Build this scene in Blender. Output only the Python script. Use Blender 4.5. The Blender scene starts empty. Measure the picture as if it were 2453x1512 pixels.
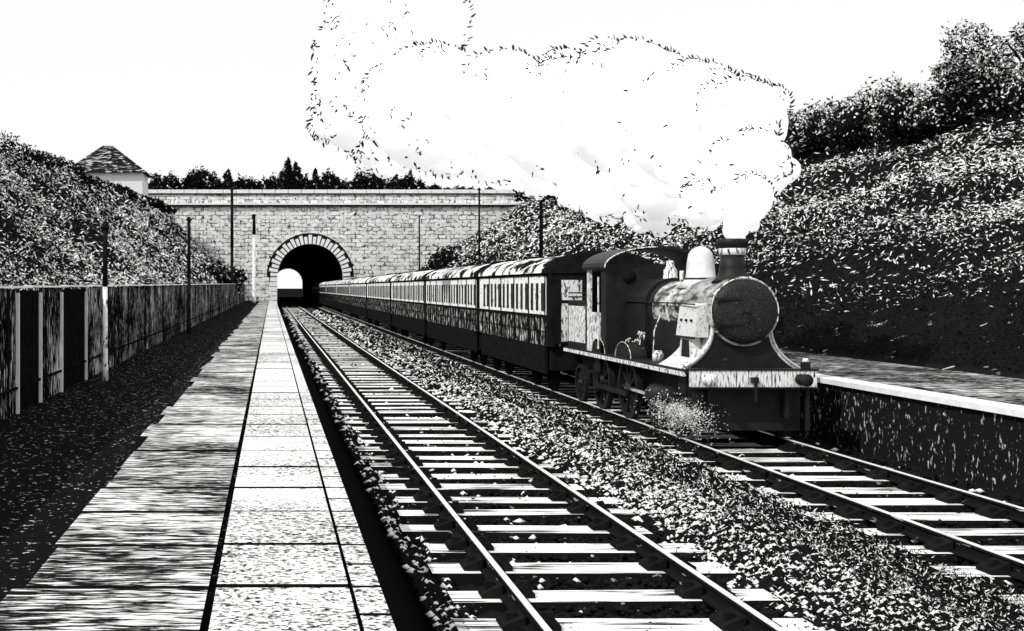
import bpy, math, random, bmesh
import numpy as np
from mathutils import Vector
random.seed(7); rng=np.random.default_rng(7)
S=bpy.context.scene
S.view_settings.view_transform='Standard'; S.view_settings.look='None'; S.view_settings.exposure=0

# ---------------------------------------------------------------- materials
def base_mat(name, rough=1.0, spec=0.0, metal=0.0):
    m=bpy.data.materials.new(name); m.use_nodes=True
    b=m.node_tree.nodes['Principled BSDF']
    b.inputs['Roughness'].default_value=rough
    b.inputs['Specular IOR Level'].default_value=spec
    b.inputs['Metallic'].default_value=metal
    return m,m.node_tree.nodes,m.node_tree.links,b
def g(v): return (v,v,v,1)
def flat(name,v,rough=1,spec=0,metal=0,var=0.25,sc=6):
    m,n,l,b=base_mat(name,rough,spec,metal)
    tc=n.new('ShaderNodeTexCoord'); t=n.new('ShaderNodeTexNoise'); t.inputs['Scale'].default_value=sc; t.inputs['Detail'].default_value=5
    r=n.new('ShaderNodeValToRGB'); r.color_ramp.elements[0].color=g(v*(1-var)); r.color_ramp.elements[1].color=g(min(.95,v*(1+var)))
    r.color_ramp.elements[0].position=.35; r.color_ramp.elements[1].position=.65
    l.new(tc.outputs['Object'],t.inputs['Vector']); l.new(t.outputs['Fac'],r.inputs['Fac']); l.new(r.outputs['Color'],b.inputs['Base Color'])
    return m
def ink(name, scale=(8,8,8), thr=.5, soft=.03, white=.82, black=.012, big=None, detail=4, rough=1, spec=0, rot=(0,0,0), dist=0.3):
    m,n,l,b=base_mat(name,rough,spec)
    tc=n.new('ShaderNodeTexCoord'); mp=n.new('ShaderNodeMapping'); mp.inputs['Scale'].default_value=scale; mp.inputs['Rotation'].default_value=rot
    t=n.new('ShaderNodeTexNoise'); t.inputs['Scale'].default_value=1; t.inputs['Detail'].default_value=detail; t.inputs['Roughness'].default_value=.6; t.inputs['Distortion'].default_value=dist
    l.new(tc.outputs['Object'],mp.inputs['Vector']); l.new(mp.outputs['Vector'],t.inputs['Vector'])
    src=t.outputs['Fac']
    if big:
        t2=n.new('ShaderNodeTexNoise'); t2.inputs['Scale'].default_value=big[0]; t2.inputs['Detail'].default_value=2
        l.new(tc.outputs['Object'],t2.inputs['Vector'])
        a=n.new('ShaderNodeMath'); a.operation='MULTIPLY_ADD'; a.inputs[1].default_value=big[1]; a.inputs[2].default_value=-big[1]*.5
        l.new(t2.outputs['Fac'],a.inputs[0])
        s=n.new('ShaderNodeMath'); s.operation='ADD'; l.new(src,s.inputs[0]); l.new(a.outputs[0],s.inputs[1]); src=s.outputs[0]
    r=n.new('ShaderNodeValToRGB'); r.color_ramp.elements[0].position=max(0,thr-soft); r.color_ramp.elements[1].position=thr+soft
    r.color_ramp.elements[0].color=g(black); r.color_ramp.elements[1].color=g(white)
    l.new(src,r.inputs['Fac']); l.new(r.outputs['Color'],b.inputs['Base Color'])
    return m
def brick_mat(name,bw=.95,bh=.45,thr=.40):
    m,n,l,b=base_mat(name)
    tc=n.new('ShaderNodeTexCoord'); sp=n.new('ShaderNodeSeparateXYZ'); cb=n.new('ShaderNodeCombineXYZ')
    l.new(tc.outputs['Object'],sp.inputs[0]); l.new(sp.outputs['X'],cb.inputs['X']); l.new(sp.outputs['Z'],cb.inputs['Y'])
    nz=n.new('ShaderNodeTexNoise'); nz.inputs['Scale'].default_value=1.2; l.new(tc.outputs['Object'],nz.inputs['Vector'])
    vm=n.new('ShaderNodeVectorMath'); vm.operation='MULTIPLY_ADD'; vm.inputs[1].default_value=(.45,.45,0)
    l.new(nz.outputs['Color'],vm.inputs[0]); l.new(cb.outputs[0],vm.inputs[2])
    br=n.new('ShaderNodeTexBrick'); br.inputs['Scale'].default_value=1; br.inputs['Brick Width'].default_value=bw; br.inputs['Row Height'].default_value=bh
    br.inputs['Mortar Size'].default_value=.04; br.inputs['Mortar Smooth'].default_value=.1
    br.inputs['Color1'].default_value=g(.9); br.inputs['Color2'].default_value=g(.55); br.inputs['Mortar'].default_value=g(.02)
    l.new(vm.outputs[0],br.inputs['Vector'])
    t=n.new('ShaderNodeTexNoise'); t.inputs['Scale'].default_value=2.2; t.inputs['Detail'].default_value=7; t.inputs['Roughness'].default_value=.7; l.new(tc.outputs['Object'],t.inputs['Vector'])
    r=n.new('ShaderNodeValToRGB'); r.color_ramp.elements[0].position=thr; r.color_ramp.elements[1].position=thr+.05
    r.color_ramp.elements[0].color=g(.05); r.color_ramp.elements[1].color=g(1); l.new(t.outputs['Fac'],r.inputs['Fac'])
    mk=n.new('ShaderNodeTexNoise'); mk.inputs['Scale'].default_value=.9; mk.inputs['Detail'].default_value=4; l.new(tc.outputs['Object'],mk.inputs['Vector'])
    mr=n.new('ShaderNodeValToRGB'); mr.color_ramp.elements[0].position=.46; mr.color_ramp.elements[1].position=.56
    l.new(mk.outputs['Fac'],mr.inputs['Fac'])
    m0=n.new('ShaderNodeMixRGB'); m0.inputs[2].default_value=g(.85)
    sc=n.new('ShaderNodeMath'); sc.operation='MULTIPLY'; sc.inputs[1].default_value=.7; l.new(mr.outputs['Color'],sc.inputs[0]); l.new(sc.outputs[0],m0.inputs[0])
    l.new(br.outputs['Color'],m0.inputs[1])
    mx=n.new('ShaderNodeMixRGB'); mx.blend_type='MULTIPLY'; mx.inputs[0].default_value=1
    l.new(m0.outputs[0],mx.inputs[1]); l.new(r.outputs['Color'],mx.inputs[2]); l.new(mx.outputs[0],b.inputs['Base Color'])
    return m

BLACK=flat('black_paint',.012); WHITE=flat('white_paint',.82,var=.08)
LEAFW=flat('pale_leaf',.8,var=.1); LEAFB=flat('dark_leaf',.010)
SOIL=ink('dark_undergrowth',(3,3,3),.66,.02,white=.5)
BALL=ink('ballast',(16,16,16),.64,.03,white=.7,big=(.8,.3))
BALLD=ink('ballast_dark',(20,20,20),.74,.03,white=.5)
GSHADE=ink('ground_shade_dark',(22,22,22),.74,.02,white=.4,black=.008)  # near-black ground colour stands in for the shadow beside the platform edge
STONEW=flat('ballast_stone_pale',.78,var=.2); STONEB=flat('ballast_stone_dark',.010)
SLEEP=ink('weathered_sleeper',(1.1,30,30),.43,.03,white=.9,big=(1.0,.45))
RAILT=flat('polished_rail',.8,.4,.3,0,var=.1); RAILS=ink('rail_rust_sleeper_shade',(9,3,20),.66,.03,white=.5)
SLABL=ink('paving_slab_grey',(6,48,10),.525,.05,white=.85,big=(.9,.35),detail=7)
SLABR=ink('paving_slab_pale',(36,50,10),.46,.06,white=.9,big=(.6,.28),detail=6)
SLABF=ink('platform_flags',(5,30,10),.55,.05,white=.7,big=(.8,.35),detail=6)
TARSHADE=ink('tarmac_shade_dark',(22,22,22),.66,.03,white=.55,black=.008)  # black tone also paints the fence's shadow onto the verge
FENCE=ink('fence_board',(40,40,4.5),.60,.045,white=.95,black=.004,big=(.9,.35),detail=6)
FENCED=flat('fence_gate_dark',.008)
BRICK=brick_mat('portal_brick'); BRICKD=flat('dark_lining',.015)  # lining coloured near-black to hold the tunnel's inner darkness
PWALL=ink('platform_wall',(30,22,9),.64,.03,white=.6)

# ---------------------------------------------------------------- mesh builder
class MB:
    def __init__(s): s.v=[]; s.f=[]; s.m=[]; s.mats=[]; s.sm=[]
    def mi(s,m):
        if m not in s.mats: s.mats.append(m)
        return s.mats.index(m)
    def add(s,vs,fs,m,smooth=False):
        o=len(s.v); s.v+= [tuple(map(float,v)) for v in vs]; k=s.mi(m)
        for f in fs: s.f.append([i+o for i in f]); s.m.append(k); s.sm.append(smooth)
    def box(s,x0,x1,y0,y1,z0,z1,m,top=None):
        vs=[(x0,y0,z0),(x1,y0,z0),(x1,y1,z0),(x0,y1,z0),(x0,y0,z1),(x1,y0,z1),(x1,y1,z1),(x0,y1,z1)]
        s.add(vs,[(0,3,2,1),(0,1,5,4),(1,2,6,5),(2,3,7,6),(3,0,4,7)],m); s.add(vs,[(4,5,6,7)],top or m)
    def lathe(s,c,prof,axis,m,n=28,smooth=True):
        vs=[];fs=[]
        for (d,r) in prof:
            for i in range(n):
                a=2*math.pi*i/n; u,w=r*math.cos(a),r*math.sin(a)
                p={'x':(d,u,w),'y':(u,d,w),'z':(u,w,d)}[axis]
                vs.append((c[0]+p[0],c[1]+p[1],c[2]+p[2]))
        for j in range(len(prof)-1):
            for i in range(n):
                k=(i+1)%n; fs.append((j*n+i,j*n+k,(j+1)*n+k,(j+1)*n+i))
        fs.append(tuple(range(n))[::-1]); fs.append(tuple((len(prof)-1)*n+i for i in range(n)))
        s.add(vs,fs,m,smooth)
    def cyl(s,c,r,h,axis,m,n=24,smooth=True): s.lathe(c,[(0,r),(h,r)],axis,m,n,smooth)
    def prism(s,poly,y0,y1,m,smooth=False):
        n=len(poly); vs=[(x,y0,z) for x,z in poly]+[(x,y1,z) for x,z in poly]
        fs=[tuple(range(n)),tuple(range(2*n-1,n-1,-1))]+[(i,i+n,(i+1)%n+n,(i+1)%n) for i in range(n)]
        s.add(vs,fs,m,smooth)
    def prismx(s,poly,x0,x1,m):
        n=len(poly); vs=[(x0,y,z) for y,z in poly]+[(x1,y,z) for y,z in poly]
        fs=[tuple(range(n)),tuple(range(2*n-1,n-1,-1))]+[(i,i+n,(i+1)%n+n,(i+1)%n) for i in range(n)]
        s.add(vs,fs,m)
    def tube(s,pts,r,m,n=5):
        vs=[];fs=[]
        P=[np.array(p,float) for p in pts]
        for i,p in enumerate(P):
            d=P[min(i+1,len(P)-1)]-P[max(i-1,0)]; d/=np.linalg.norm(d)+1e-9
            u=np.cross(d,(0,1,0.01)); u/=np.linalg.norm(u)+1e-9; w=np.cross(d,u)
            rr=r if not hasattr(r,'__len__') else r[i]
            for k in range(n):
                a=2*math.pi*k/n; vs.append(p+rr*(u*math.cos(a)+w*math.sin(a)))
        for i in range(len(P)-1):
            for k in range(n): fs.append((i*n+k,i*n+(k+1)%n,(i+1)*n+(k+1)%n,(i+1)*n+k))
        s.add(vs,fs,m,True)
    def done(s,name):
        me=bpy.data.meshes.new(name); me.from_pydata(s.v,[],s.f)
        for m in s.mats: me.materials.append(m)
        me.polygons.foreach_set('material_index',s.m); me.polygons.foreach_set('use_smooth',s.sm); me.update()
        bm=bmesh.new(); bm.from_mesh(me); bmesh.ops.recalc_face_normals(bm,faces=bm.faces); bm.to_mesh(me); bm.free()
        o=bpy.data.objects.new(name,me); S.collection.objects.link(o); return o

def quads(name, C, U, V, mi, mats):
    N=len(C); P=np.empty((N,4,3)); P[:,0]=C-U; P[:,1]=C-V; P[:,2]=C+U; P[:,3]=C+V
    me=bpy.data.meshes.new(name); me.vertices.add(4*N); me.vertices.foreach_set('co',P.reshape(-1))
    me.loops.add(4*N); me.loops.foreach_set('vertex_index',np.arange(4*N))
    me.polygons.add(N); me.polygons.foreach_set('loop_start',np.arange(0,4*N,4))
    for m in mats: me.materials.append(m)
    me.polygons.foreach_set('material_index',mi.astype(np.int32)); me.update(calc_edges=True); me.validate()
    o=bpy.data.objects.new(name,me); S.collection.objects.link(o); return o
def unit(a): return a/(np.linalg.norm(a,axis=1,keepdims=True)+1e-9)
def strokes(C,L,W,N0=None,spread=.5):
    N=len(C); n=rng.normal(size=(N,3))*spread
    if N0 is not None: n=n+N0
    n=unit(n); d=unit(np.cross(n,rng.normal(size=(N,3)))); w=np.cross(n,d)
    L=np.asarray(L).reshape(-1,1); W=np.asarray(W).reshape(-1,1)
    return d*L, w*W

# ---------------------------------------------------------------- terrain
def bump(x,y): return .25*np.sin(x*.9+y*.31)+.2*np.sin(x*.37-y*.53+1.3)+.15*np.sin(x*1.7+y*.9)
def zL(x,D):
    a=-x; s=.6+.0038*D
    z=1.2+(np.clip(a,3.2,12)-3.2)*s+.03*np.clip(a-12,0,None)
    return z+bump(x,D)*np.clip((a-3.4)/3,0,1)
def zR(x,D):
    zr=7+.04*D
    z=.72+(np.clip(x,11.5,30)-11.5)/18.5*(zr-.72)+.03*np.clip(x-30,0,None)
    return z+bump(x,D)*np.clip((x-11.7)/3,0,1)
def sheet(name,xs,ys,fn,mat):
    X,Y=np.meshgrid(xs,ys); Z=fn(X,Y); nx,ny=len(xs),len(ys)
    vs=np.stack([X,Y,Z],-1).reshape(-1,3); fs=[(j*nx+i,j*nx+i+1,(j+1)*nx+i+1,(j+1)*nx+i) for j in range(ny-1) for i in range(nx-1)]
    me=bpy.data.meshes.new(name); me.from_pydata(vs.tolist(),[],fs); me.materials.append(mat)
    me.polygons.foreach_set('use_smooth',[True]*len(fs)); me.update()
    o=bpy.data.objects.new(name,me); S.collection.objects.link(o)
ys=np.arange(-20,130.5,1.5)
sheet('ground',[-3000,-100,0,100,3000],[-200,0,100,400,4000],lambda X,Y:X*0-.3,GSHADE)
sheet('embankment',np.concatenate([[-600,-200,-80,-40],np.arange(-25,-3.0,.6),[-3.12]]),ys,zL,SOIL)
sheet('embankment.001',np.concatenate([[11.5],np.arange(12,45,1),[60,90,200,600]]),ys,zR,SOIL)
h=MB()
hx=[-600,-100,-40,-13.4,4.5,31,60,120,600]
for i in range(len(hx)-1):
    a,b_=hx[i],hx[i+1]
    h.add([(a,130.6,12.6),(b_,130.6,12.6),(b_,300,12.6),(a,300,12.6)],[(0,1,2,3)],SOIL)
    if b_<=-13 or a>=31:
        for yy in (130.6,300): h.add([(a,yy,-1),(b_,yy,-1),(b_,yy,12.6),(a,yy,12.6)],[(0,1,2,3)],SOIL)
h.done('hill')

# ---------------------------------------------------------------- tunnel
CX,SPR,R=4.5,3.5,3.8
def arc(r,n=28): return [(CX+r*math.cos(a),SPR+r*math.sin(a)) for a in np.linspace(math.pi,0,n+1)]
def portal(name,y0,y1):
    p=MB(); T=13.1
    p.box(-16,CX-R,y0,y1,-.3,T,BRICK); p.box(CX+R,33,y0,y1,-.3,T,BRICK)
    A=arc(R)
    for (xa,za),(xb,zb) in zip(A[:-1],A[1:]): p.prism([(xa,za),(xb,zb),(xb,T),(xa,T)],y0,y1,BRICK)
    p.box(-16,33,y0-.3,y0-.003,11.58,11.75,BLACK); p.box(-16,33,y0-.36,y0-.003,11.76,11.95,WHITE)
    x=-16
    while x<33:
        w=1.5; p.box(x,x+w-.07,y0-.25,y1+.2,T+.004,T+.42,WHITE); x+=w
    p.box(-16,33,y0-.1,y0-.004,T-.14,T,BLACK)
    n=27
    for i in range(n):
        a0=math.pi*(i+.14)/n; a1=math.pi*(i+.86)/n
        r0,r1=R-.03,R+(1.0 if i%2 else .8)
        poly=[(CX+r0*math.cos(a0),SPR+r0*math.sin(a0)),(CX+r1*math.cos(a0),SPR+r1*math.sin(a0)),(CX+r1*math.cos(a1),SPR+r1*math.sin(a1)),(CX+r0*math.cos(a1),SPR+r0*math.sin(a1))]
        p.prism(poly,y0-.22,y0-.06,WHITE)
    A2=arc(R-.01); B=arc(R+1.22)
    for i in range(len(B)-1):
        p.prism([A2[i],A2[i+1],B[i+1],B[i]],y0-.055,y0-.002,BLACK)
    for sx in (-1,1):
        for k in range(7):
            xx=CX+sx*(R+.42); p.box(xx-.4,xx+.4,y0-.2,y0-.002,-.3+k*.54,-.3+k*.54+.45,WHITE)
    return p.done(name)
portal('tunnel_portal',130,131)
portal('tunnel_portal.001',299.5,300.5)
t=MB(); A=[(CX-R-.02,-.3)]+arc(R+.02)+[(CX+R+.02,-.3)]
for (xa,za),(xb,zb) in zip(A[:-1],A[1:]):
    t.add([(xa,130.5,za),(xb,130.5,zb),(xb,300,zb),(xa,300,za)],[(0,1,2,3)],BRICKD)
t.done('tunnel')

# ---------------------------------------------------------------- tracks
def track(name,xl,xr,y1):
    k=MB(); y=3.0
    while y<y1:
        w=.36+random.uniform(-.06,.06); e=random.uniform(-.09,.09); lo=xl-.46+e; hi=xr+.46+e+random.uniform(-.07,.07)
        z=-.13+random.uniform(-.015,.012); sk=random.uniform(-.05,.05); q1,q2=random.uniform(-.03,.03),random.uniform(-.03,.03)
        vs=[(lo,y-sk,-.3),(hi,y+sk+q1,-.3),(hi,y+w+sk,-.3),(lo,y+w-sk+q2,-.3),(lo,y-sk,z),(hi,y+sk+q1,z),(hi,y+w+sk,z),(lo,y+w-sk+q2,z)]
        k.add(vs,[(0,3,2,1),(0,1,5,4),(1,2,6,5),(2,3,7,6),(3,0,4,7)],RAILS)  # sleeper sides coloured dark so their lit faces read as shaded gaps
        k.add(vs,[(4,5,6,7)],SLEEP)
        if y<70:
            for X in (xl,xr):
                for sx in (-1,1):
                    a=X+sx*.045; b_=X+sx*.20
                    k.prism([(a,z+.003),(b_,z+.003),(b_,z+.035),(a,z+.1)],y+.07,y+w-.07,BLACK)
                    k.box(min(X+sx*.1,X+sx*.16),max(X+sx*.1,X+sx*.16),y+.13,y+.19,z+.03,z+.11,BLACK)
        y+=.77+random.uniform(-.04,.04)
    for X in (xl,xr):
        k.prism([(X-.07,-.125),(X+.07,-.125),(X+.07,-.11),(X+.012,-.095),(X+.012,-.04),(X+.034,-.025),(X+.034,-.004),(X-.034,-.004),(X-.034,-.025),(X-.012,-.04),(X-.012,-.095),(X-.07,-.11)],-5,y1,RAILS)
        k.box(X-.027,X+.02,-5,y1,-.003,.004,RAILT)
    k.done(name)
track('railway_track',1.78,3.28,180)
track('railway_track.001',6.03,7.5,180)
def hump(X): return .10*np.exp(-((X-4.5)/.45)**2)
def bedz(X,Y): return -.2+.022*np.sin(X*23+Y*7)+.018*np.sin(Y*19-X*11)+hump(X)
yy_=np.concatenate([np.arange(3,40,.12),np.arange(40,131,1.5)])
sheet('ballast_bed',np.arange(3.72,5.0,.12),yy_,bedz,BALL)
sheet('ballast_bed.001',np.arange(1.15,3.8,.12),yy_,lambda X,Y:bedz(X,Y)-.01,BALLD)
sheet('ballast_bed.002',np.arange(4.9,8.7,.12),yy_,lambda X,Y:bedz(X,Y)-.01,BALLD)
def stones(name,N,xf,yf,smin,smax,white):
    base=np.array([(1,0,0),(-1,0,0),(0,1,0),(0,-1,0),(0,0,1),(0,0,-1)],float)
    F=np.array([(0,2,4),(2,1,4),(1,3,4),(3,0,4),(2,0,5),(1,2,5),(3,1,5),(0,3,5)])
    y=yf(N); x=xf(N,y); s=rng.uniform(smin,smax,N)*(.7+y/30)
    P=base[None]*rng.uniform(.6,1.2,(N,6,1))*s[:,None,None]*np.array([1.3,1,.7])
    a=rng.uniform(0,6.28,N); c,sn=np.cos(a)[:,None],np.sin(a)[:,None]
    X=P[:,:,0]*c-P[:,:,1]*sn; Y=P[:,:,0]*sn+P[:,:,1]*c
    P=np.stack([X+x[:,None],Y+y[:,None],P[:,:,2]-.17+hump(x)[:,None]],-1)
    me=bpy.data.meshes.new(name); me.vertices.add(6*N); me.vertices.foreach_set('co',P.reshape(-1))
    fi=(F[None]+6*np.arange(N)[:,None,None]).reshape(-1)
    me.loops.add(24*N); me.loops.foreach_set('vertex_index',fi); me.polygons.add(8*N); me.polygons.foreach_set('loop_start',np.arange(0,24*N,3))
    me.materials.append(STONEW); me.materials.append(STONEB)
    w=white(x,y)
    me.polygons.foreach_set('material_index',np.repeat((rng.random(N)>w),8).astype(np.int32)); me.update(calc_edges=True); me.validate()
    o=bpy.data.objects.new(name,me); S.collection.objects.link(o)
def yD(a,b):
    return lambda N: 1/(rng.uniform(1/b,1/a,N))
def xmix(N,y):
    c=rng.choice(4,N,p=[.60,.10,.15,.15]); x=np.empty(N)
    x[c==0]=rng.normal(4.35,.36,(c==0).sum()); x[c==1]=rng.uniform(1.15,1.45,(c==1).sum()); x[c==2]=rng.uniform(1.8,3.9,(c==2).sum()); x[c==3]=rng.uniform(5.0,8.4,(c==3).sum())
    return x
def wst(x,y):
    w=np.where(x<1.6,.20,np.where(x<3.7,.05,np.where(x<4.75,.38+.12*np.sin(y*1.3+x*4),.05)))
    return np.where((x>3.7)&(x<5)&(y<11),.24,w)
stones('ballast_stones',34000,xmix,yD(7,110),.016,.052,wst)

# ---------------------------------------------------------------- platforms
p=MB()
p.box(-3.12,.50,-5,126,-.3,.70,TARSHADE)
y=1.0
while y<126:
    d=.92+random.uniform(-.05,.05); j=.06 if y<30 else .11
    p.box(-1.23+random.uniform(-.06,.06),-.305,y,y+d-j,.70,.75+random.uniform(-.004,.004),BLACK,SLABL)
    p.box(-.265,.375,y+.01,y+d-j+.01,.70,.752+random.uniform(-.004,.004),BLACK,SLABR)
    for q in (0,1): p.box(.395,.53,y+q*d/2,y+(q+1)*d/2-.04,.64,.75,BLACK,SLABR)
    y+=d
p.done('station_platform')
p=MB()
p.box(8.62,11.6,-5,62,-.3,.72,PWALL)
y=-4.
while y<62:
    p.box(8.55,8.92,y,y+1.18,.722,.80,WHITE); p.box(8.96,11.6,y,y+.55,.722,.79,BLACK,SLABF); p.box(8.96,11.6,y+.62,y+1.15,.722,.79,BLACK,SLABF); y+=1.2
p.done('station_platform.001')

# ---------------------------------------------------------------- fence
f=MB(); y=2.0
while y<128:
    w=.12 if y<50 else .3
    gate=(13.4<y<14.6) or (16.2<y<18.2)
    h0=2.13+random.uniform(-.02,.02)+ (y*.004)
    mt=FENCED if gate or random.random()<.12 else FENCE
    f.box(-3.06+random.uniform(-.012,.012),-3.02,y,y+w-.022,.71,h0-(.03 if gate else 0),mt); y+=w
y=2.
while y<128:
    f.box(-3.10,-3.07,y,y+2.38,.71,2.05,FENCED)
    f.box(-3.019,-2.99,y+.1,y+2.3,1.0,1.03,FENCED) ; f.box(-3.075,-2.975,y+.0,y+2.39,2.15+y*.004,2.175+y*.004,WHITE)
    y+=2.4
for yy in (13.34,14.66,16.14,18.27): f.box(-3.018,-2.98,yy-.02,yy+.02,.71,2.14,WHITE)
f.done('wooden_fence')

# ---------------------------------------------------------------- poles
def pole(name,x,y,z0,z1,r,mat_low,mat_top,split):
    k=MB(); zs=z0+(z1-z0)*split
    k.lathe((x,y,0),[(z0,r*1.25),(z0+.25,r*1.2),(z0+.27,r),(zs,r*.95)],'z',mat_low,12)
    k.lathe((x,y,0),[(zs+.002,r*1.02),(z1,r*.85)],'z',mat_top,12)
    k.lathe((x,y,0),[(z1+.002,r*1.6),(z1+.05,r*1.5),(z1+.14,r*.3)],'z',mat_top,12)
    k.done(name)
PALEP=ink('peeling_white_post',(12,12,5),.42,.05,white=.85)
pole('platform_post',-2.68,18.2,.7,3.15,.042,PALEP,BLACK,.62)
pole('telegraph_pole',-2.7,37,.7,4.4,.06,BLACK,BLACK,.5)
pole('telegraph_pole.001',-3.2,92,.7,10.2,.13,BLACK,BLACK,.5)
pole('signal_post',-1.7,112,.7,9.4,.17,PALEP,BLACK,.78)
pole('telegraph_pole.002',9.6,52,.7,6.7,.05,BLACK,BLACK,.5)
pole('telegraph_pole.003',9.7,40.5,.7,5.3,.07,BLACK,BLACK,.5)
pole('telegraph_pole.004',9.6,73,-.3,6.8,.055,BLACK,BLACK,.5)
pole('lamp_post',11.42,17,.7,3.4,.03,PALEP,PALEP,.5)

# ---------------------------------------------------------------- house
hmm=MB(); x0,x1,y0,y1=-20.0,-11.9,108,114
hmm.box(x0+.5,x1-.5,y0+.5,y1-.5,9.5,13.4,WHITE)
RF=ink('slate_roof',(1.5,1.5,9),.58,.04,white=.5)
rx0,rx1=-16.6,-15.6
vs=[(x0,y0,13.3),(x1,y0,13.3),(x1,y1,13.3),(x0,y1,13.3),(rx0,111,16.2),(rx1,111,16.2)]
hmm.add(vs,[(0,1,5,4),(1,2,5),(2,3,4,5),(3,0,4),(0,3,2,1)],RF)
for xx in (-18,-16.2,-14.4): hmm.box(xx,xx+.8,y0+.44,y0+.497,10.6,11.9,BLACK)
hmm.done('white_house')

# ---------------------------------------------------------------- locomotive
L=MB(); C=6.8
STEEL=ink('burnished_boiler',(5,3,9),.50,.09,white=.6,black=.02,rough=.3,spec=.6,big=(1.5,.25))
LPAINT=ink('worn_pale_paint',(26,26,9),.45,.06,white=.85,rough=.6,spec=.3)
PPAINT=ink('pale_paint',(30,14,22),.37,.06,white=.72,rough=.55,spec=.3,big=(4,.3))
DARK=flat('black_engine_paint',.012,.55,.2); DOOR=ink('smokebox_door',(60,60,60),.62,.06,white=.10,rough=.6,spec=.25)
F=15.9
for sx in (-.55,.55): L.box(C+sx-.03,C+sx+.03,F+.15,22.5,.35,1.0,DARK)
def wheel(x,y,r,m=DARK,spokes=10):
    for k in range(24):
        a0=2*math.pi*k/24; a1=2*math.pi*(k+1)/24
        poly=[(y+q*math.cos(a),r+q*math.sin(a)) for q,a in ((r,a0),(r,a1),(r*.84,a1),(r*.84,a0))]
        L.prismx(poly,x-.05,x+.05,m)
    for k in range(spokes):
        a=2*math.pi*k/spokes; d=(math.cos(a),math.sin(a)); nrm=(-d[1]*.025,d[0]*.025)
        L.prismx([(y+nrm[0],r+nrm[1]),(y-nrm[0],r-nrm[1]),(y+d[0]*r*.86-nrm[0],r+d[1]*r*.86-nrm[1]),(y+d[0]*r*.86+nrm[0],r+d[1]*r*.86+nrm[1])],x-.02,x+.02,m)
    L.cyl((x-.07,y,r),r*.17,.14,'x',m,14)
for X in (C-.75,C+.7):
    for yy in (16.6,17.6): wheel(X,yy,.3)
    for yy in (19.0,20.5): wheel(X,yy,.52)
    wheel(X,21.9,.36)
for X in (C-.83,C+.83):
    L.box(X-.02,X+.02,18.9,20.6,.38,.46,DARK)
    L.box(X-.02,X+.02,17.5,19.0,.5,.54,STEEL)
    L.cyl((X,16.75,.55),.17,.75,'y',DARK,18)
L.box(C-.92,C+.92,F+.13,22.6,.985,1.03,DARK)
L.box(C-.94,C-.90,F+.14,22.6,.94,1.0,LPAINT)
BEAM=ink('buffer_beam_paint',(40,40,6),.44,.06,white=.85,rough=.6,spec=.3)
L.box(C-.86,C+.90,F,F+.12,.80,1.03,BEAM)
L.box(C-.88,C+.92,F-.012,F+.13,1.032,1.055,DARK); L.box(C-.88,C+.92,F-.012,F+.13,.775,.797,DARK)
for sx in (-.66,.66):
    L.lathe((C+sx,F,.91),[(0,.075),(-.05,.08),(-.07,.05),(-.2,.045),(-.21,.09),(-.235,.08)],'y',DARK if sx>0 else BEAM,18)
L.box(C-.04,C+.04,F-.1,F-.003,.86,.94,DARK); L.box(C-.015,C+.015,F-.1,F-.07,.6,.86,DARK)
for sx in (-.8,.8): L.box(C+sx-.025,C+sx+.025,F+.05,F+.1,.18,.76,DARK)
L.box(C-.80,C+.80,F+.3,F+.34,.15,.95,DARK)
ZB=1.86
L.lathe((C,F+.3,ZB),[(0,.40),(0,.50),(.08,.505),(.1,.49),(1.15,.49)],'y',STEEL,40)
L.lathe((C,F+.295,ZB),[(0,.47),(-.025,.465),(-.06,.37),(-.085,.2),(-.095,.01)],'y',DOOR,40)
pts=[(C+.485*math.cos(a),F+.28,ZB+.485*math.sin(a)) for a in np.linspace(-.3,math.pi+.3,31)]; L.tube(pts,.010,LPAINT,6)
L.cyl((C,F+.15,ZB),.03,.06,'y',DARK,12)
L.tube([(C-.07,F+.15,ZB-.1),(C,F+.15,ZB),(C+.02,F+.15,ZB-.12)],.01,DARK)
for z in (ZB+.18,ZB-.18): L.box(C-.46,C-.05,F+.2,F+.225,z-.018,z+.018,DARK)
prof=[]
for t_ in np.linspace(0,1,11): prof.append((-.42-.44*t_**3.0, 1.76-.73*t_))
poly=[(C+a,b_) for a,b_ in prof]+[(C-a,b_) for a,b_ in prof[::-1]]
L.prism(poly,F+.42,F+1.4,PPAINT)
L.prism([(C+a*.88,b_) for a,b_ in prof]+[(C-a*.88,b_) for a,b_ in prof[::-1]],F+.38,F+.418,DARK)
for sx in(-1,1):
    L.tube([(C+sx*abs(a),F+.38,b_) for a,b_ in prof],.030 if sx<0 else .014,PPAINT,6)
for sx in (-.35,.78):
    L.box(C+sx-.05,C+sx+.05,F+.04,F+.14,1.057,1.15,DARK); L.lathe((C+sx,F+.09,1.15),[(0,.05),(.05,.03)],'z',DARK if sx<0 else LPAINT,10)
L.prism([(C-.66,1.48),(C-.46,1.48),(C-.44,1.98),(C-.60,1.94)],F+.45,F+1.2,PPAINT)
for q in (.62,.82,1.02): L.cyl((C-.66,F+q,1.72),.02,.03,'x',DARK,8)
L.prismx([(F+.55,1.12),(F+1.15,1.12),(F+1.05,1.46),(F+.65,1.46)],C-.64,C-.50,PPAINT)
L.prismx([(F+.68,1.15),(F+1.02,1.15),(F+.98,1.43),(F+.72,1.43)],C-.648,C-.642,DARK)
L.tube([(C-.665,F+.45,1.47),(C-.665,F+1.2,1.47)],.018,DARK)
L.tube([(C-.655,F+.45,1.96),(C-.62,F+1.2,1.96)],.012,DARK)
L.tube([(C-.86,F+.3,1.06),(C-.72,F+.4,1.12),(C-.64,F+.45,1.3)],.03,PPAINT)
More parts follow.
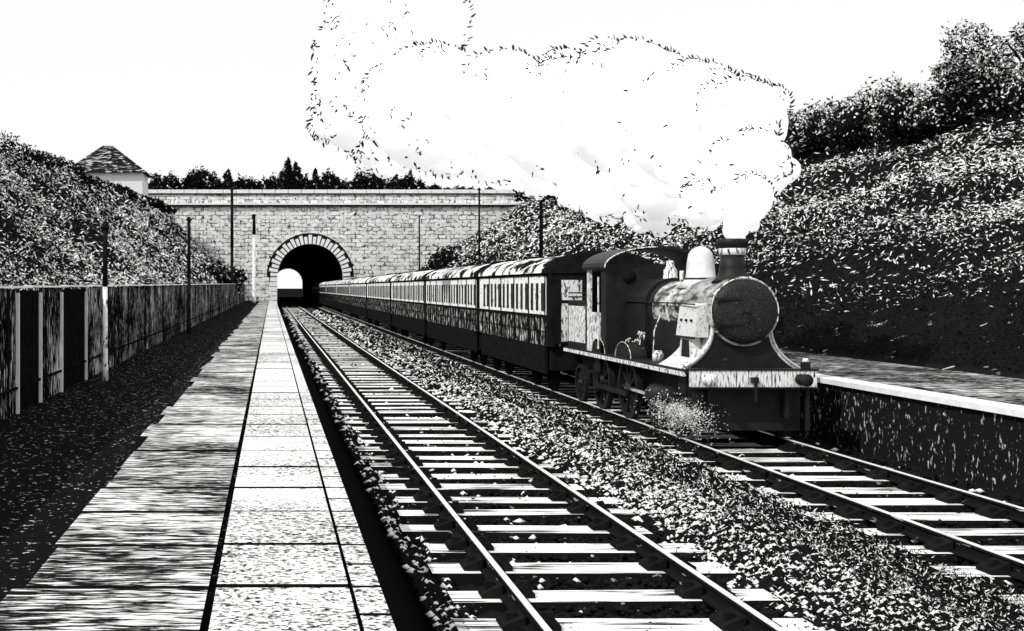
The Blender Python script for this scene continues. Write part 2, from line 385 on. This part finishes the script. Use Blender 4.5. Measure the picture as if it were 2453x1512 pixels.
L.lathe((C,F+1.45,ZB),[(0,.45),(2.9,.45)],'y',STEEL,40)
for d in (1.46,2.15,2.9,3.6): L.lathe((C,F+d,ZB),[(0,.46),(.0,.468),(.06,.468),(.06,.46)],'y',DARK if d!=2.15 else LPAINT,40)
L.lathe((C,F+2.95,ZB),[(0,.455),(.5,.455)],'y',DARK,40)
L.box(C-.42,C+.42,F+1.4,20.2,1.03,1.68,DARK)
L.tube([(C-.5,F+1.2,ZB+.1),(C-.49,20,ZB+.1)],.012,DARK)
L.lathe((C,F+.72,0),[(2.28,.30),(2.34,.235),(2.42,.19),(2.5,.175),(2.68,.17)],'z',DARK,28)
L.lathe((C,F+.72,0),[(2.682,.17),(2.69,.185),(2.78,.19),(2.782,.185)],'z',LPAINT,28)
L.lathe((C,F+.72,0),[(2.783,.185),(2.84,.215),(2.91,.225),(2.92,.19)],'z',DARK,28)
DOME=flat('polished_dome',.72,.3,.5,0,var=.15)
L.lathe((C,F+1.95,0),[(2.2,.36),(2.3,.26),(2.36,.225),(2.62,.205),(2.74,.18),(2.81,.13),(2.85,.05),(2.86,.01)],'z',DOME,28)
L.lathe((C,F+1.95,0),[(2.335,.25),(2.35,.25),(2.36,.23)],'z',DARK,28)
L.lathe((C,F+3.3,0),[(2.25,.16),(2.33,.12),(2.5,.11),(2.56,.07),(2.66,.05)],'z',LPAINT,20)
for sx in (-.06,.06): L.cyl((C+sx,F+2.6,2.28),.035,.2,'z',LPAINT,10)
L.prism([(C-.5,1.03),(C-.5,1.95)]+[(C+.5*math.cos(a),1.93+.44*math.sin(a)) for a in np.linspace(math.pi,0,13)]+[(C+.5,1.03)],19.0,20.05,DARK)
cy0,cy1=20.0,21.2
L.box(C-.86,C+.86,cy0,cy0+.05,1.03,2.62,DARK)
for sx in (-1,1):
    L.cyl((C+sx*.45,cy0-.02,2.4),.12,.018,'y',BLACK,20)
    L.box(C+sx*.84-.02,C+sx*.84+.02,cy0+.06,cy0+.3,1.03,2.6,DARK); L.box(C+sx*.84-.02,C+sx*.84+.02,cy0+1.0,cy1,1.03,2.6,LPAINT)
    L.box(C+sx*.84-.019,C+sx*.84+.019,cy0+.302,cy0+.998,1.03,1.75,LPAINT)
    L.tube([(C+sx*.9,cy0+.32,1.1),(C+sx*.9,cy0+.32,2.4)],.018,LPAINT)
roof=[(C+.93*math.cos(a),2.58+.36*math.sin(a)) for a in np.linspace(math.pi,0,17)]
L.prism(roof+[(a*.98+C*.02,b_-.05) for a,b_ in roof[::-1]],cy0-.15,cy1+.1,DARK)
L.tube([(a,cy0-.16,b_-.02) for a,b_ in roof[:9]],.012,LPAINT)
L.box(C-.80,C+.80,cy1-.04,cy1,1.03,2.5,DARK)
L.box(C-.86,C+.86,cy1+.003,22.55,1.03,1.95,DARK)
L.box(C-.875,C-.862,cy1+.1,22.45,1.15,1.85,LPAINT)
for z in (2.02,2.1): L.tube([(C-.86,cy1,z),(C-.86,22.5,z),(C+.86,22.5,z)],.015,DARK)
for X0,X1 in ((C-.86,C-.6),(C+.6,C+.86)):
    for yy in (19.0,20.45):
        L.prismx([(yy+.42*math.cos(a),1.03+.26*math.sin(a)) for a in np.linspace(0,math.pi,13)],X0,X1,DARK)
        if X0<C: L.tube([(X0-.01,yy+.42*math.cos(a),1.03+.26*math.sin(a)) for a in np.linspace(0,math.pi,13)],.007,LPAINT)
L.lathe((C-.62,18.0,0),[(1.03,.09),(1.14,.09),(1.2,.05)],'z',LPAINT,16)
for q in (18.3,): L.tube([(C-.6,q,1.05),(C-.58,q,1.5),(C-.45,q+.1,1.75)],.010,LPAINT)
# motion and pipework above the footplate
for q in range(14):
    yq=18.3+random.uniform(0,1.3); zq=1.08+random.uniform(0,.35)
    L.tube([(C-.66,yq,zq),(C-.64,yq+random.uniform(-.12,.12),zq+random.uniform(.03,.12)),(C-.6,yq+random.uniform(-.2,.2),zq+random.uniform(-.05,.12))],.012,LPAINT)
for yy in (16.25,20.5):
    for z in (.35,.65): L.box(C-.95,C-.8,yy,yy+.3,z,z+.03,DARK)
    L.box(C-.82,C-.8,yy,yy+.3,.33,.98,DARK)
L.done('steam_locomotive')

# ---------------------------------------------------------------- coaches
CREAM=ink('coach_cream_upper',(9,7,6),.38,.04,white=.88); LOWER=ink('coach_lower_panel',(16,10,4),.57,.05,white=.65)
ROOF=ink('coach_roof',(3,1.8,3),.49,.04,white=.85,big=(.8,.35)); GLASS=flat('window_glass',.02,.2,.3)
def coach(name,y0,y1):
    k=MB(); c=6.78; hw=1.1
    k.box(c-hw,c+hw,y0,y1,1.62,2.5,CREAM); k.box(c-hw,c+hw,y0,y1,1.0,1.618,LOWER)
    k.box(c-hw-.02,c+hw+.02,y0-.01,y1+.01,1.58,1.64,BLACK); k.box(c-hw-.02,c+hw+.02,y0-.01,y1+.01,2.45,2.51,BLACK)
    k.box(c-hw-.015,c+hw+.015,y0-.01,y1+.01,1.28,1.30,BLACK)
    arcp=[(c+(hw+.06)*math.cos(a),2.512+.42*math.sin(a)) for a in np.linspace(math.pi,0,17)]
    k.prism(arcp,y0+.2,y1-.12,ROOF,False)
    rim=[(c+(hw+.09)*math.cos(a),2.50+.46*math.sin(a)) for a in np.linspace(math.pi,0,17)]
    k.prism(rim,y0-.06,y0+.195,BLACK); k.prism(rim,y1-.115,y1+.03,BLACK)
    k.box(c-hw-.012,c-hw+.1,y0-.04,y0+.12,1.0,2.5,BLACK)
    k.box(c-hw+.1,c+hw-.1,y0+.1,y1-.1,.5,.998,BLACK)
    k.box(c-hw+.0,c-hw+.06,y0+.3,y1-.3,.42,.99,BLACK)  # added black side strip standing in for shade beneath the coach
    y=y0+.3; i=0
    while y<y1-.5:
        w=.20 if i%3 else .28
        for sx in (-1,1):
            xa=c+sx*hw
            k.box(min(xa,xa+sx*.012),max(xa,xa+sx*.012),y,y+w,1.72,2.30,GLASS)
            k.box(min(xa,xa+sx*.02),max(xa,xa+sx*.02),y+w+.1,y+w+.125,1.0,1.6,BLACK)
            if i%3==0: k.box(min(xa,xa+sx*.02),max(xa,xa+sx*.02),y-.07,y-.035,1.0,2.45,BLACK)
        y+=w+.27; i+=1
    k.box(c-hw+.02,c+.7,y0-.03,y0-.002,1.05,2.48,BLACK)
    for (a,b_,z0,z1) in ((-.74,-.32,1.95,2.36),(-.74,-.32,1.1,1.88),(-.14,.05,1.05,2.3),(.1,.5,1.1,1.88),(.1,.5,1.95,2.36)):
        k.box(c+a-.1,c+b_-.1,y0-.045,y0-.032,z0,z1,LPAINT)
    k.box(c-.36,c-.26,y0-.12,y0-.047,1.0,2.3,BLACK)
    for sx in (-.6,.6): k.lathe((c+sx,y0,.92),[(0,.07),(-.2,.05),(-.21,.11),(-.24,.1)],'y',BLACK,12)
    for yy in np.arange(y0+.9,y1-.5,1.5):
        if not(y0+3.2<yy<y1-3.4):
            for X in (c-.76,c+.76):
                k.cyl((X-.05,yy,.38),.36,.1,'x',BLACK,20); k.cyl((X-.09,yy,.38),.06,.18,'x',BLACK,10)
                k.box(X-.12,X-.06,yy-.25,yy+.25,.52,.7,BLACK)
    for yy in np.arange(y0+1,y1-.5,1.6): k.lathe((c,yy,2.9),[(0,.1),(.07,.1),(.1,.05)],'z',BLACK,10)
    k.done(name)
yb=[23.1,31.0,41.6,53.5,67,82,99,117,136,156]
for i in range(len(yb)-1): coach('passenger_coach' if i==0 else 'passenger_coach.%03d'%i, yb[i], yb[i+1]-.3)

# ---------------------------------------------------------------- vegetation
def scrub(name,N,xr,Dr,zf,whitef):
    D=1/rng.uniform(1/Dr[1],1/Dr[0],N); x=rng.uniform(xr[0],xr[1],N); z=zf(x,D)
    e=.1; nx=-(zf(x+e,D)-z)/e; n0=unit(np.stack([nx,np.full(N,-.4),np.ones(N)],-1))
    lift=rng.uniform(0,.35,N)*np.clip(D/40,.5,1.5)
    Cc=np.stack([x,D,z],-1)+n0*lift[:,None]
    sc=np.clip(D/45,.35,2.2)
    U,V=strokes(Cc,rng.uniform(.05,.15,N)*sc,rng.uniform(.022,.040,N)*sc,n0,.45)
    return quads(name,Cc,U,V,(rng.random(N)>whitef(x,D,z)).astype(int),[LEAFW,LEAFB])
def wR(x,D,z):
    w=np.clip((x-13.4)/7.5,0.0,1)*.48  # dark strokes low on the slope paint the shade at its foot
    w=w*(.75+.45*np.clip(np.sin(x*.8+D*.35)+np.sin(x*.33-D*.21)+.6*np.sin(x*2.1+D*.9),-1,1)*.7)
    return np.where((x>28.3)&(D<75),w*.15,w)  # darker band paints shade beneath the crest hedge
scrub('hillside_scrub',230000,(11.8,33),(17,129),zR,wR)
def wLf(x,D,z): return .37+.2*np.clip(np.sin(x*1.1+D*.3)*np.sin(D*.17)+.5*np.sin(x*2.7-D*.8),-1,1)
scrub('hillside_scrub.001',130000,(-13,-3.3),(12,129),zL,wLf)
def blobs(name,B,per,white,size):
    C_=[];sz=[];wh=[]
    for (x,y,z,rx,rz) in B:
        n=int(per*rx*rz)+30; d=unit(rng.normal(size=(n,3))); rr=rng.uniform(.55,1.08,n)*(1+.2*np.sin(d[:,0]*7+x)*np.sin(d[:,2]*6+y))
        rr=np.where(rng.random(n)<.06,rr*1.2,rr)
        C_.append(np.stack([x+d[:,0]*rr*rx,y+d[:,1]*rr*rx,z+d[:,2]*rr*rz],-1)); sz.append(np.full(n,size*(y/45)))
        wh.append(white*np.clip(.25+1.1*(d[:,2]*.8+.45),.05,1.25))  # fewer pale leaves on each underside, shade put into the leaf colour
    C_=np.concatenate(C_); sz=np.concatenate(sz); wh=np.concatenate(wh); N=len(C_)
    U,V=strokes(C_,rng.uniform(.6,1.3,N)*sz,rng.uniform(.3,.55,N)*sz)
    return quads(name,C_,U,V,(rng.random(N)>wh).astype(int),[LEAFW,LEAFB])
def core(k,B,f=.72):  # near-black inner masses added as the shade low inside the hedge
    for (x,y,z,rx,rz) in B:
        k.lathe((x,y,z),[(-rz*f,.02)]+[(rz*f*math.sin(a),rx*f*math.cos(a)) for a in np.linspace(-1.2,1.2,7)]+[(rz*f,.02)],'z',LEAFB,10)
B=[]
for y in np.arange(28,72,1.5):
    for q in range(3):
        x=random.uniform(28.6,32.5); zt=7+.04*y; hgt=(2.2+.318*x-zt)*random.uniform(.55,1.2)
        if q==0: hgt*=.6
        hgt=max(.8,hgt); B.append((x,y,zt+hgt*.48,random.uniform(.8,1.5),hgt*.55))
k=MB(); core(k,B); hedge=k.done('hedge_shade_core'); o=blobs('leaves',B,950,.38,.085); o.parent=hedge
tr=MB(); tx,ty=31.2,46
tr.tube([(tx,ty,7.5),(tx+.1,ty,9.5),(tx-.1,ty,11)],[.3,.22,.14],BLACK,8)
for a in range(7):
    an=a*.9; tr.tube([(tx,ty,9+.25*a),(tx+1.0*math.cos(an),ty+1.0*math.sin(an),10+.35*a),(tx+1.9*math.cos(an),ty+1.9*math.sin(an),10.6+.35*a)],[.1,.06,.03],BLACK,6)
B=[(tx+random.gauss(0,1.6),ty+random.gauss(0,1.2),10.9+random.gauss(0,.8),random.uniform(.45,1.0),random.uniform(.45,.8)) for _ in range(30)]
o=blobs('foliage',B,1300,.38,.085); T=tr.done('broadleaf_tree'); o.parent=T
B=[]
for y in np.arange(66,128,1.4): B.append((30+random.uniform(-1,1.5),y,7+.04*y+.3,random.uniform(.8,1.4),random.uniform(.4,.9)))
for y in np.arange(70,128,3): B.append((13.5+random.uniform(-1.5,2),y,2+random.uniform(-.2,.4),1.1,random.uniform(.5,.9)))
B+=[(17,110,4.6,1.3,1.5),(18,112,4.3,1.2,1.2),(16,108,4,1,1)]
blobs('bush',B,700,.08,.08)
B=[]
for y in np.arange(38,128,1.1):
    s=.6+.0038*y; B.append((-12.2+random.uniform(-.8,.6),y,1.2+8.8*s+random.uniform(-.1,.35),random.uniform(.6,1.2),random.uniform(.3,.7)))
blobs('bush.001',B,900,.06,.08)
B=[(-3.6+random.uniform(-1.5,.4),y,2.2+random.uniform(0,1.6),.9,.8) for y in np.arange(88,128,2)]
blobs('bush.002',B,500,.10,.085)
B=[]
for x in np.arange(-24,26,.6):
    hh=1.4+.6*math.sin(x*.9)*math.sin(x*.37+1)+random.uniform(-.4,.6)
    if x>20: hh*=.4
    B.append((x,134+random.uniform(-1,3),13.1+hh*.4,random.uniform(.8,1.3),max(.5,hh)))
for xx,hh in ((-5.2,2.6),(2.2,4.2),(3.0,3.6),(5.2,2.6),(12.5,2.8),(-9,1.8)):
    for q in range(7): B.append((xx+random.uniform(-.2,.2),134,13.6+hh*q/7,.8*(1-q/8.5),.5))
blobs('tree_line',B,900,.04,.065)
N=26000; D=1/rng.uniform(1/80,1/7,N); x=np.where(rng.random(N)<.75,rng.uniform(4.65,5.6,N),rng.normal(4.3,.3,N))
Cc=np.stack([x,D,np.full(N,-.14)+rng.uniform(0,.09,N)+hump(x)*.8],-1); sc=np.clip(D/25,.3,2)
U,V=strokes(Cc,rng.uniform(.03,.08,N)*sc,rng.uniform(.009,.018,N)*sc,np.array([[0,-.5,.6]]),.5)
quads('grass',Cc,U,V,(rng.random(N)>.20).astype(int),[LEAFW,LEAFB])

# ---------------------------------------------------------------- smoke
m,n,l,b=base_mat('steam_self_lit'); b.inputs['Base Color'].default_value=g(.93)
tc=n.new('ShaderNodeTexCoord'); tn=n.new('ShaderNodeTexNoise'); tn.inputs['Scale'].default_value=3; tn.inputs['Detail'].default_value=3
r=n.new('ShaderNodeValToRGB'); r.color_ramp.elements[0].color=g(.9); r.color_ramp.elements[1].color=g(.95)
l.new(tc.outputs['Object'],tn.inputs['Vector']); l.new(tn.outputs['Fac'],r.inputs['Fac']); l.new(r.outputs['Color'],b.inputs['Base Color'])
b.inputs['Emission Color'].default_value=g(1); b.inputs['Emission Strength'].default_value=.6  # added glow keeps the shaded sides of the smoke white
STEAM=m; DASH=flat('ink_dash',.02)  # dark dashes are added pen marks that outline and fleck the puffs
P=[(6.85,16.65,3.05,.17),(7.0,16.7,3.28,.25),(7.16,16.9,3.55,.35),(7.47,17.5,4.08,.58),(7.67,18.5,4.87,.75),(7.41,20,5.09,1.11),(6.93,22,5.70,1.30),(7.23,21,4.22,.78),(7.73,19.5,4.08,.62),
(6.48,25,5.90,1.39),(6.94,25,4.98,.83),(5.71,28,6.56,1.5),(5.5,28,5.73,.93),(4.5,32,7.29,1.78),(2.9,34,9.0,1.64),(2.64,34,7.74,1.45),(3.53,34,6.73,1.13),(3.9,35,10.5,2.2),(4.86,32,6.47,1.07),
(6.9,24,4.6,.8),(7.35,21.5,3.85,.6),(7.0,23.5,4.15,.6),(6.3,26.5,5.1,.75),(7.4,19.2,3.65,.42)]
sm=MB()
def ball(c,r,nn=18):
    sm.lathe(c,[(-r,.001)]+[(r*math.sin(a),r*math.cos(a)) for a in np.linspace(-1.4,1.4,11)]+[(r,.001)],'z',STEAM,nn)
ALL=[]
for (x,y,z,r_) in P:
    ball((x,y,z),r_,28); ALL.append((x,y,z,r_))
    for q in range(22):
        d=rng.normal(size=3); d/=np.linalg.norm(d); rs=r_*random.uniform(.2,.36)
        c=(x+d[0]*r_*.85,y+d[1]*r_*.85,z+d[2]*r_*.85); ball(c,rs); ALL.append((*c,rs))
AA=np.array(ALL)
def buried(p,skip,f=.97):
    d=((AA[:,:3]-np.array(p))**2).sum(1)<(AA[:,3]*f)**2
    d[skip]=False
    return d.any()
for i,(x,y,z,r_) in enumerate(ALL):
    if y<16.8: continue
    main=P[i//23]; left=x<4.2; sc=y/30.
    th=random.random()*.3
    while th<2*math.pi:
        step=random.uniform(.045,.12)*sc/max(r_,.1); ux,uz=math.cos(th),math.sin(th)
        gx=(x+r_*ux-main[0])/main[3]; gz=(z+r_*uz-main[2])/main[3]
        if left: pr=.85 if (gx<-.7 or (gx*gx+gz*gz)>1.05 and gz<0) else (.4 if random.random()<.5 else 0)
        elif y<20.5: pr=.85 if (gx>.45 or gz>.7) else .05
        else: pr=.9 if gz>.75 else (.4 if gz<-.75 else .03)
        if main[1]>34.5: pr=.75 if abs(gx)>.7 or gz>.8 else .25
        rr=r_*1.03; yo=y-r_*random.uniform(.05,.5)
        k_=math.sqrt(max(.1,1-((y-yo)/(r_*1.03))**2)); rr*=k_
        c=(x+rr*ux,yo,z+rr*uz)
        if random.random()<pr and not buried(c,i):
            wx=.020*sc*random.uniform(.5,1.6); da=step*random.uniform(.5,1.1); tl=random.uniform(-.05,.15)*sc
            sm.tube([(x+(rr+tl*t_)*math.cos(th+da*t_),yo,z+(rr+tl*t_)*math.sin(th+da*t_)) for t_ in (0,.33,.66,1)],[wx*.4,wx,wx*.8,wx*.3],DASH,4)
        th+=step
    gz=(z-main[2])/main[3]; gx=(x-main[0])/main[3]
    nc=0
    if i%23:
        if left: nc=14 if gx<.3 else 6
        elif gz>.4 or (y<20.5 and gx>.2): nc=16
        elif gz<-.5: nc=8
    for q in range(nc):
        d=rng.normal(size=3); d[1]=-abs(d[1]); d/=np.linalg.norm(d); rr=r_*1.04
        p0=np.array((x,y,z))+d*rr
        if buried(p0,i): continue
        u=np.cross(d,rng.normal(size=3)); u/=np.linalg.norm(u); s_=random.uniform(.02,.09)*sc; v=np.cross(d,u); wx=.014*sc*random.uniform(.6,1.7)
        sm.tube([tuple(p0+u*s_*t_+v*s_*.5*math.sin(t_*2.5)) for t_ in (-1,-.33,.33,1)],[wx*.4,wx,wx*.8,wx*.3],DASH,4)
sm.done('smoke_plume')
N=2600; tt=rng.random(N)**.5; Cc=np.stack([5.82+rng.normal(0,.20,N)*tt,16.1+rng.normal(0,.45,N),np.clip(.5+rng.normal(0,.17,N)*tt-.15*tt,-.1,.8)],-1)
U,V=strokes(Cc,rng.uniform(.006,.022,N),rng.uniform(.003,.007,N)); quads('steam_haze',Cc,U,V,np.zeros(N),[LEAFW])

# ---------------------------------------------------------------- light, sky, camera
el=math.radians(42); phi=math.radians(33)
W=bpy.data.worlds.new('World'); S.world=W; W.use_nodes=True
n=W.node_tree.nodes; l=W.node_tree.links; bg=n['Background']
sk=n.new('ShaderNodeTexSky'); sk.sky_type='NISHITA'; sk.sun_disc=False; sk.sun_elevation=el; sk.sun_rotation=math.radians(-90)-phi
bw=n.new('ShaderNodeRGBToBW'); l.new(sk.outputs[0],bw.inputs[0])
ad=n.new('ShaderNodeMath'); ad.operation='MULTIPLY_ADD'; ad.inputs[1].default_value=.1; ad.inputs[2].default_value=9.6
l.new(bw.outputs[0],ad.inputs[0]); l.new(ad.outputs[0],bg.inputs['Color']); bg.inputs['Strength'].default_value=.1
sun=bpy.data.lights.new('sun','SUN'); sun.energy=3.0; sun.angle=math.radians(.5); sun.color=(1,.99,.97)
so=bpy.data.objects.new('sun',sun); S.collection.objects.link(so)
sd=Vector((-math.cos(el)*math.cos(phi),-math.cos(el)*math.sin(phi),math.sin(el)))
so.rotation_euler=sd.to_track_quat('Z','Y').to_euler()
cam=bpy.data.cameras.new('camera'); cam.lens=36*2700/2453; cam.sensor_width=36; cam.clip_end=6000
cam.shift_x=.2352; cam.shift_y=-.027
co=bpy.data.objects.new('camera',cam); S.collection.objects.link(co); co.location=(0,0,2.2); co.rotation_euler=(math.radians(90),0,0)
S.camera=co
